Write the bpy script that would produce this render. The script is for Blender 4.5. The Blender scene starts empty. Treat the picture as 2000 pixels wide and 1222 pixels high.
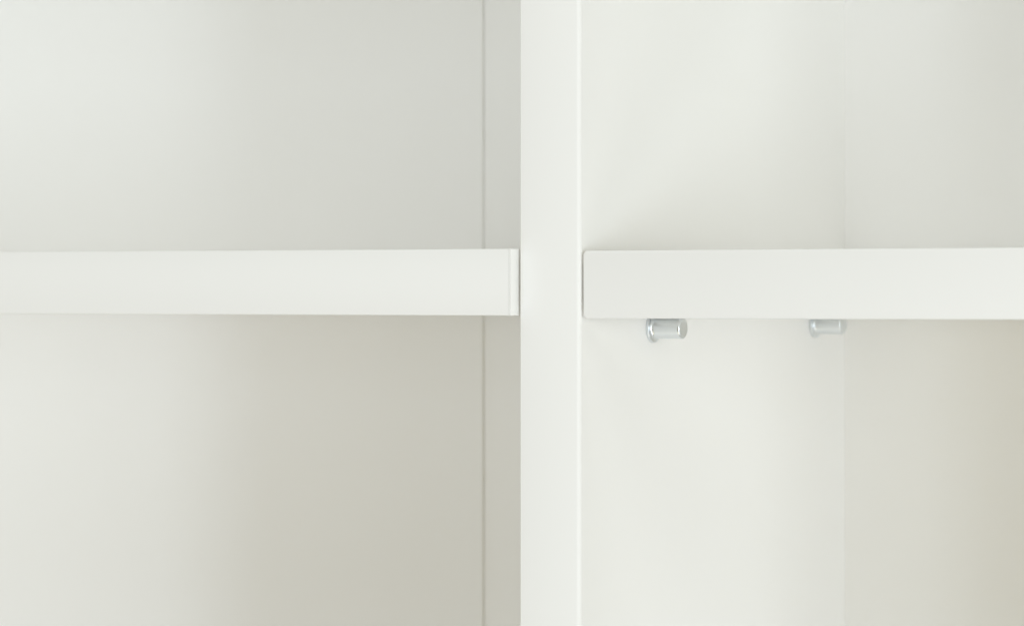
import bpy, bmesh, math
from mathutils import Vector, Matrix

# ---------------------------------------------------------------- camera
# units: metres. x right, y into the bookcase, z up.
# (0, 0) is the right-hand front edge of the middle upright.
ZC = 0.500                       # camera height
PSI = math.radians(28.0)         # camera turned to the left
scene = bpy.context.scene
C = scene.collection

cam_data = bpy.data.cameras.new("camera")
cam = bpy.data.objects.new("camera", cam_data)
C.objects.link(cam)
cam.location = (0.4248, -0.8374, ZC)
cam.rotation_euler = (math.radians(90), 0, PSI)
cam_data.sensor_width = 36.0
cam_data.lens = 36.0 * 6900 / 2000
cam_data.shift_y = -0.023
cam_data.clip_start = 0.01
cam_data.clip_end = 50
cam_data.dof.use_dof = True
cam_data.dof.focus_distance = 0.948
cam_data.dof.aperture_fstop = 22.0
scene.camera = cam

# ---------------------------------------------------------------- light
world = bpy.data.worlds.new("World")
scene.world = world
world.use_nodes = True
bg = world.node_tree.nodes["Background"]
bg.inputs["Color"].default_value = (0.172, 0.135, 0.047, 1)
bg.inputs["Strength"].default_value = 1.0


def area(name, loc, target, sx, sy, power, col):
    d = bpy.data.lights.new(name, 'AREA')
    d.shape = 'RECTANGLE'
    d.size, d.size_y = sx, sy
    d.energy = power
    d.color = col
    o = bpy.data.objects.new(name, d)
    C.objects.link(o)
    o.location = loc
    v = Vector(target) - Vector(loc)
    o.rotation_euler = v.to_track_quat('-Z', 'Y').to_euler()
    return o


def soft_lamp(name, az, el, w, h, rgb, dist=2.6):
    """lamp on a sphere round the bookcase: az to the right of straight ahead, el up"""
    a, e = math.radians(az), math.radians(el)
    loc = (-0.02 + dist * math.sin(a) * math.cos(e), 0.05 - dist * math.cos(a) * math.cos(e), ZC + dist * math.sin(e))
    m = max(rgb)
    return area(name, loc, (-0.02, 0.05, ZC), w, h, m * math.pi * dist * dist, [c / m for c in rgb])


soft_lamp("side_softbox", 56.5, -1.5, 0.80, 0.9, (0.80, 0.85, 0.85))
soft_lamp("side_strip_box", 49, -9, 0.25, 1.0, (0.40, 0.45, 0.52))
soft_lamp("overhead_fill_right", 35, 49, 1.2, 1.5, (0.69, 0.718, 0.716))  # added fill lamp, stands in for ceiling bounce
soft_lamp("overhead_fill_middle", 12, 40, 1.2, 1.5, (0.31, 0.343, 0.40))  # added fill, more of the ceiling bounce
soft_lamp("overhead_fill_left", -35, 48, 1.4, 1.1, (0.398, 0.431, 0.461))  # added fill, ceiling bounce from the left
soft_lamp("low_fill_right", 52, -45, 1.2, 1.8, (0.565, 0.611, 0.70))  # added fill lamp, stands in for floor bounce
soft_lamp("low_fill_middle", 14, -52, 2.0, 1.1, (0.355, 0.302, 0.178))  # added warm fill, more of the floor bounce
soft_lamp("low_fill_left", -30, -48, 1.4, 1.1, (0.319, 0.359, 0.446))  # added fill, floor bounce from the left
soft_lamp("front_fill", -25, -4, 1.0, 1.1, (0.364, 0.422, 0.489))  # added fill lamp to balance the front faces, no known source
soft_lamp("front_fill_left", -45, -2, 1.0, 1.1, (0.13, 0.116, 0.089))  # weak warm fill lamp added further left, not a reflector

vs = scene.view_settings
vs.view_transform = 'Standard'
vs.look = 'None'
vs.exposure = 0.0
vs.gamma = 1.0
vs.use_curve_mapping = False
scene.cycles.use_denoising = True
scene.cycles.max_bounces = 16
scene.cycles.diffuse_bounces = 12
scene.cycles.glossy_bounces = 8

# ---------------------------------------------------------------- materials


def board_material(name, col, rough, bump=0.02, grain=900.0, ior=1.45):
    """white melamine / lacquer: plain colour, faint pearl texture and uneven sheen"""
    m = bpy.data.materials.new(name)
    m.use_nodes = True
    nt = m.node_tree
    b = nt.nodes["Principled BSDF"]
    b.inputs["IOR"].default_value = ior
    tc = nt.nodes.new("ShaderNodeTexCoord")
    # faint mottling of the white
    n1 = nt.nodes.new("ShaderNodeTexNoise")
    n1.inputs["Scale"].default_value = 14.0
    n1.inputs["Detail"].default_value = 4.0
    nt.links.new(tc.outputs["Object"], n1.inputs["Vector"])
    r1 = nt.nodes.new("ShaderNodeMix")
    r1.data_type = 'RGBA'
    r1.inputs["A"].default_value = (*[c * 0.988 for c in col], 1)
    r1.inputs["B"].default_value = (*[min(1, c * 1.008) for c in col], 1)
    nt.links.new(n1.outputs["Fac"], r1.inputs["Factor"])
    nt.links.new(r1.outputs["Result"], b.inputs["Base Color"])
    # uneven sheen
    mr = nt.nodes.new("ShaderNodeMapRange")
    mr.inputs["To Min"].default_value = rough - 0.05
    mr.inputs["To Max"].default_value = rough + 0.07
    nt.links.new(n1.outputs["Fac"], mr.inputs["Value"])
    nt.links.new(mr.outputs["Result"], b.inputs["Roughness"])
    # pearl texture of the foil
    n2 = nt.nodes.new("ShaderNodeTexNoise")
    n2.inputs["Scale"].default_value = grain
    n2.inputs["Detail"].default_value = 2.0
    nt.links.new(tc.outputs["Object"], n2.inputs["Vector"])
    bp = nt.nodes.new("ShaderNodeBump")
    bp.inputs["Strength"].default_value = bump
    bp.inputs["Distance"].default_value = 0.0004
    nt.links.new(n2.outputs["Fac"], bp.inputs["Height"])
    nt.links.new(bp.outputs["Normal"], b.inputs["Normal"])
    return m


WHITE = (0.895, 0.89, 0.872)
M_BOARD = board_material("white_melamine", WHITE, 0.42)
M_EDGE = board_material("white_edge_band", (0.875, 0.872, 0.856), 0.66, bump=0.012)
M_BACK = board_material("white_back_board", (0.89, 0.885, 0.865), 0.5)


def metal_material():
    m = bpy.data.materials.new("zinc_plated_steel")
    m.use_nodes = True
    nt = m.node_tree
    b = nt.nodes["Principled BSDF"]
    b.inputs["Metallic"].default_value = 1.0
    b.inputs["Base Color"].default_value = (0.79, 0.825, 0.85, 1)
    tc = nt.nodes.new("ShaderNodeTexCoord")
    n = nt.nodes.new("ShaderNodeTexNoise")
    n.inputs["Scale"].default_value = 220.0
    n.inputs["Detail"].default_value = 2.0
    nt.links.new(tc.outputs["Object"], n.inputs["Vector"])
    mr = nt.nodes.new("ShaderNodeMapRange")
    mr.inputs["To Min"].default_value = 0.27
    mr.inputs["To Max"].default_value = 0.33
    nt.links.new(n.outputs["Fac"], mr.inputs["Value"])
    nt.links.new(mr.outputs["Result"], b.inputs["Roughness"])
    return m


M_METAL = metal_material()

# ---------------------------------------------------------------- builders


def mesh_obj(name, bm, mat, parent=None, smooth=True):
    me = bpy.data.meshes.new(name)
    bm.normal_update()
    bm.to_mesh(me)
    bm.free()
    me.materials.append(mat)
    if smooth:
        for p in me.polygons:
            p.use_smooth = True
        me.set_sharp_from_angle(angle=math.radians(32))
    o = bpy.data.objects.new(name, me)
    C.objects.link(o)
    if parent:
        o.parent = parent
    return o


def box(x0, x1, y0, y1, z0, z1, bevels=(), default=0.0):
    """box with chosen edges rounded: bevels = [(test(edge midpoint, direction), radius)]"""
    bm = bmesh.new()
    bmesh.ops.create_cube(bm, size=1.0)
    for v in bm.verts:
        v.co = Vector((x0 + (v.co.x + .5) * (x1 - x0),
                       y0 + (v.co.y + .5) * (y1 - y0),
                       z0 + (v.co.z + .5) * (z1 - z0)))
    for rad, keys in bevels:
        es = []
        for e in bm.edges:
            mid = (e.verts[0].co + e.verts[1].co) / 2
            d = e.verts[1].co - e.verts[0].co
            tag = ''
            for ax, lo, hi in (('x', x0, x1), ('y', y0, y1), ('z', z0, z1)):
                i = 'xyz'.index(ax)
                if abs(d[i]) < 1e-7:
                    if abs(mid[i] - lo) < 1e-7:
                        tag += ax + '-'
                    elif abs(mid[i] - hi) < 1e-7:
                        tag += ax + '+'
            if tag in keys:
                es.append(e)
        if es:
            bmesh.ops.bevel(bm, geom=es, offset=rad, segments=5, profile=0.5, affect='EDGES')
    return bm


def rounded_slab(x0, x1, y0, y1, z0, z1, rx0, rx1, seg=8, front=0.0002):
    """slab whose outline seen from the front has rounded corners (rx0 left, rx1 right)"""
    pts = []
    for cx, cz, r, a0 in ((x1 - rx1, z1 - rx1, rx1, 0), (x0 + rx0, z1 - rx0, rx0, 90),
                          (x0 + rx0, z0 + rx0, rx0, 180), (x1 - rx1, z0 + rx1, rx1, 270)):
        for k in range(seg + 1):
            a = math.radians(a0 + 90 * k / seg)
            pts.append((cx + r * math.cos(a), cz + r * math.sin(a)))
    bm = bmesh.new()
    f = [bm.verts.new((x, y0, z)) for x, z in pts]
    k = [bm.verts.new((x, y1, z)) for x, z in pts]
    n = len(pts)
    ff = bm.faces.new(f)
    bm.faces.new(k[::-1])
    for i in range(n):
        bm.faces.new((f[i], k[i], k[(i + 1) % n], f[(i + 1) % n]))
    bmesh.ops.recalc_face_normals(bm, faces=bm.faces[:])
    if front > 0:
        bmesh.ops.bevel(bm, geom=list(ff.edges), offset=front, segments=3, profile=0.5, affect='EDGES')
    return bm


def lathe_x(profile, seg=64):
    """turn a (x, r) profile about the x axis"""
    bm = bmesh.new()
    rings = []
    for x, r in profile:
        if r < 1e-9:
            rings.append([bm.verts.new((x, 0, 0))])
        else:
            rings.append([bm.verts.new((x, r * math.cos(2 * math.pi * i / seg), r * math.sin(2 * math.pi * i / seg)))
                          for i in range(seg)])
    for a, b in zip(rings, rings[1:]):
        for i in range(seg):
            j = (i + 1) % seg
            if len(a) == 1 and len(b) == 1:
                continue
            if len(a) == 1:
                bm.faces.new((a[0], b[i], b[j]))
            elif len(b) == 1:
                bm.faces.new((a[i], b[0], a[j]))
            else:
                bm.faces.new((a[i], b[i], b[j], a[j]))
    bmesh.ops.recalc_face_normals(bm, faces=bm.faces[:])
    return bm


def thing(name, label, cat, loc=(0, 0, 0), group=None):
    o = bpy.data.objects.new(name, None)
    o.empty_display_size = 0.02
    C.objects.link(o)
    o.location = loc
    o["label"] = label
    o["category"] = cat
    if group:
        o["group"] = group
    return o


# ---------------------------------------------------------------- bookcase
T = 0.018            # board thickness
DEPTH = 0.182        # front of the uprights to the back boards
BAY_L = 0.450        # left bay
BAY_R = 0.235        # right bay
ZB, ZT = ZC - 0.5, ZC + 0.6

case = thing("bookcase", "white bookcase with a middle upright and thin back boards, holding both shelves",
             "bookcase", (0, 0, 0))


def upright(xr, lab=None):
    """xr: right-hand face. Core board plus a front edge band with rounded corners"""
    xl = xr - T
    core = mesh_obj("upright", box(xl, xr, 0.00152, DEPTH, ZB, ZT), M_BOARD, case, smooth=False)
    band = mesh_obj("edge_band", box(xl - 0.00002, xr + 0.00002, 0.0, 0.0015, ZB, ZT,
                                     [(0.0012, ('x+y-',)), (0.0003, ('x-y-',))]), M_EDGE, core)
    return core


upright(0.0)
upright(-T - BAY_L)
upright(BAY_R + T)
xL, xR = -2 * T - BAY_L, BAY_R + T
mesh_obj("top_board", box(xL, xR, 0.0, DEPTH, ZT, ZT + T, [(0.0006, ('y-z-', 'y-z+'))]), M_BOARD, case)
mesh_obj("bottom_board", box(xL, xR, 0.0, DEPTH, ZB - T, ZB, [(0.0006, ('y-z-', 'y-z+'))]), M_BOARD, case)
# back boards: the left bay has a joint where one sheet laps over the next
XS = -0.1277
b1 = mesh_obj("back_board", box(xL, XS, DEPTH - 0.0009, DEPTH + 0.003, ZB, ZT, [(0.0002, ('x+y-',))]), M_BACK, case)
b2 = mesh_obj("back_board", box(XS + 0.0001, -T / 2 - 0.0002, DEPTH, DEPTH + 0.003, ZB, ZT), M_BACK, case)
b3 = mesh_obj("back_board", box(-T / 2 + 0.0002, xR, DEPTH + 0.00004, DEPTH + 0.003, ZB, ZT), M_BACK, case)
mesh_obj("joint_strip", box(XS - 0.01, XS + 0.01, DEPTH + 0.0032, DEPTH + 0.006, ZB, ZT), M_BACK, case)

# ---------------------------------------------------------------- shelves
SZ0, SZ1 = -0.00773, 0.01027     # underside and top of the right shelf, from camera height

# left shelf: stands 3.5 mm proud of the upright
LZ0, LZ1 = -0.00700, 0.01085
lx0, lx1 = -T - BAY_L + 0.0009, -T - 0.0009
ls = thing("shelf", "white shelf left of the upright, its square end standing proud of the front edge",
           "shelf", (0, 0, ZC), "shelves of the bookcase")
mesh_obj("board", box(lx0, lx1 - 0.0004, -0.0024, DEPTH - 0.002, LZ0 + 0.00003, LZ1 - 0.00003), M_BOARD, ls, smooth=False)
mesh_obj("front_edge_band", rounded_slab(lx0, lx1 - 0.00042, -0.0035, -0.00242, LZ0, LZ1, 0.0006, 0.0002, front=0.00025), M_EDGE, ls)
mesh_obj("end_edge_band", box(lx1 - 0.0004, lx1, -0.0035, DEPTH - 0.003, LZ0, LZ1,
                              [(0.0003, ('x+z+', 'x+z-')), (0.00018, ('x+y-',))]), M_EDGE, ls)

# right shelf: resting on the two pins, front corners rounded
rx0, rx1 = 0.00088, BAY_R - 0.0010
rs = thing("shelf", "white shelf right of the upright, rounded corners, resting on two metal pins",
           "shelf", (0, 0, ZC), "shelves of the bookcase")
rs.rotation_euler = (0, -math.radians(0.08), 0)
mesh_obj("board", rounded_slab(rx0 + 0.00004, rx1 - 0.00004, 0.00112, DEPTH - 0.002, SZ0 + 0.00003, SZ1 - 0.00003,
                               0.0012, 0.0012, front=0), M_BOARD, rs)
mesh_obj("front_edge_band", rounded_slab(rx0, rx1, 0.0001, 0.0011, SZ0, SZ1, 0.0013, 0.0013, front=0.0003), M_EDGE, rs)

# ---------------------------------------------------------------- shelf pins
PR = 0.00293         # barrel radius
PF = 0.00405         # flange radius
PL = 0.0098          # length out of the upright


def arc(cx, cr, rad, a0, a1, n):
    return [(cx + rad * math.cos(math.radians(a0 + (a1 - a0) * k / n)),
             cr + rad * math.sin(math.radians(a0 + (a1 - a0) * k / n))) for k in range(n + 1)]


flange_prof = [(0.00003, 0.0), (0.00003, PF - 0.0003)] + arc(0.00033, PF - 0.0003, 0.0003, 180, 90, 5)[1:] + \
    arc(0.00068, PF - 0.00027, 0.00027, 90, 0, 5) + [(0.00095, PR + 0.0006)]
# cove between flange and barrel, then straight barrel, then a rounded shoulder
cove = arc(0.00095 + 0.0010, PR + 0.0010, 0.0010, 180, 270, 6)
barrel_prof = [(0.00094, 0.0)] + cove + [(PL - 0.0008, PR)]
cap_prof = arc(PL - 0.0007, PR - 0.0007, 0.0007, 90, 0, 7) + [(PL + 0.00003, (PR - 0.0007) * 0.5), (PL + 0.00004, 0.0)]
barrel_prof[-1] = (PL - 0.0007, PR)

PINZ = ZC + SZ0 - PR - 0.00002


def shelf_pin(y, label):
    t = thing("shelf_pin", label, "shelf pin", (0, y, PINZ), "metal pins under the right shelf")
    mesh_obj("flange", lathe_x(flange_prof), M_METAL, t)
    b = mesh_obj("barrel", lathe_x(barrel_prof), M_METAL, t)
    mesh_obj("end_cap", lathe_x(cap_prof), M_METAL, b)
    return t


shelf_pin(0.0440, "shiny metal shelf pin near the front, closer to the upright's front edge")
shelf_pin(0.1580, "blurred metal shelf pin at the back, beside the back corner")
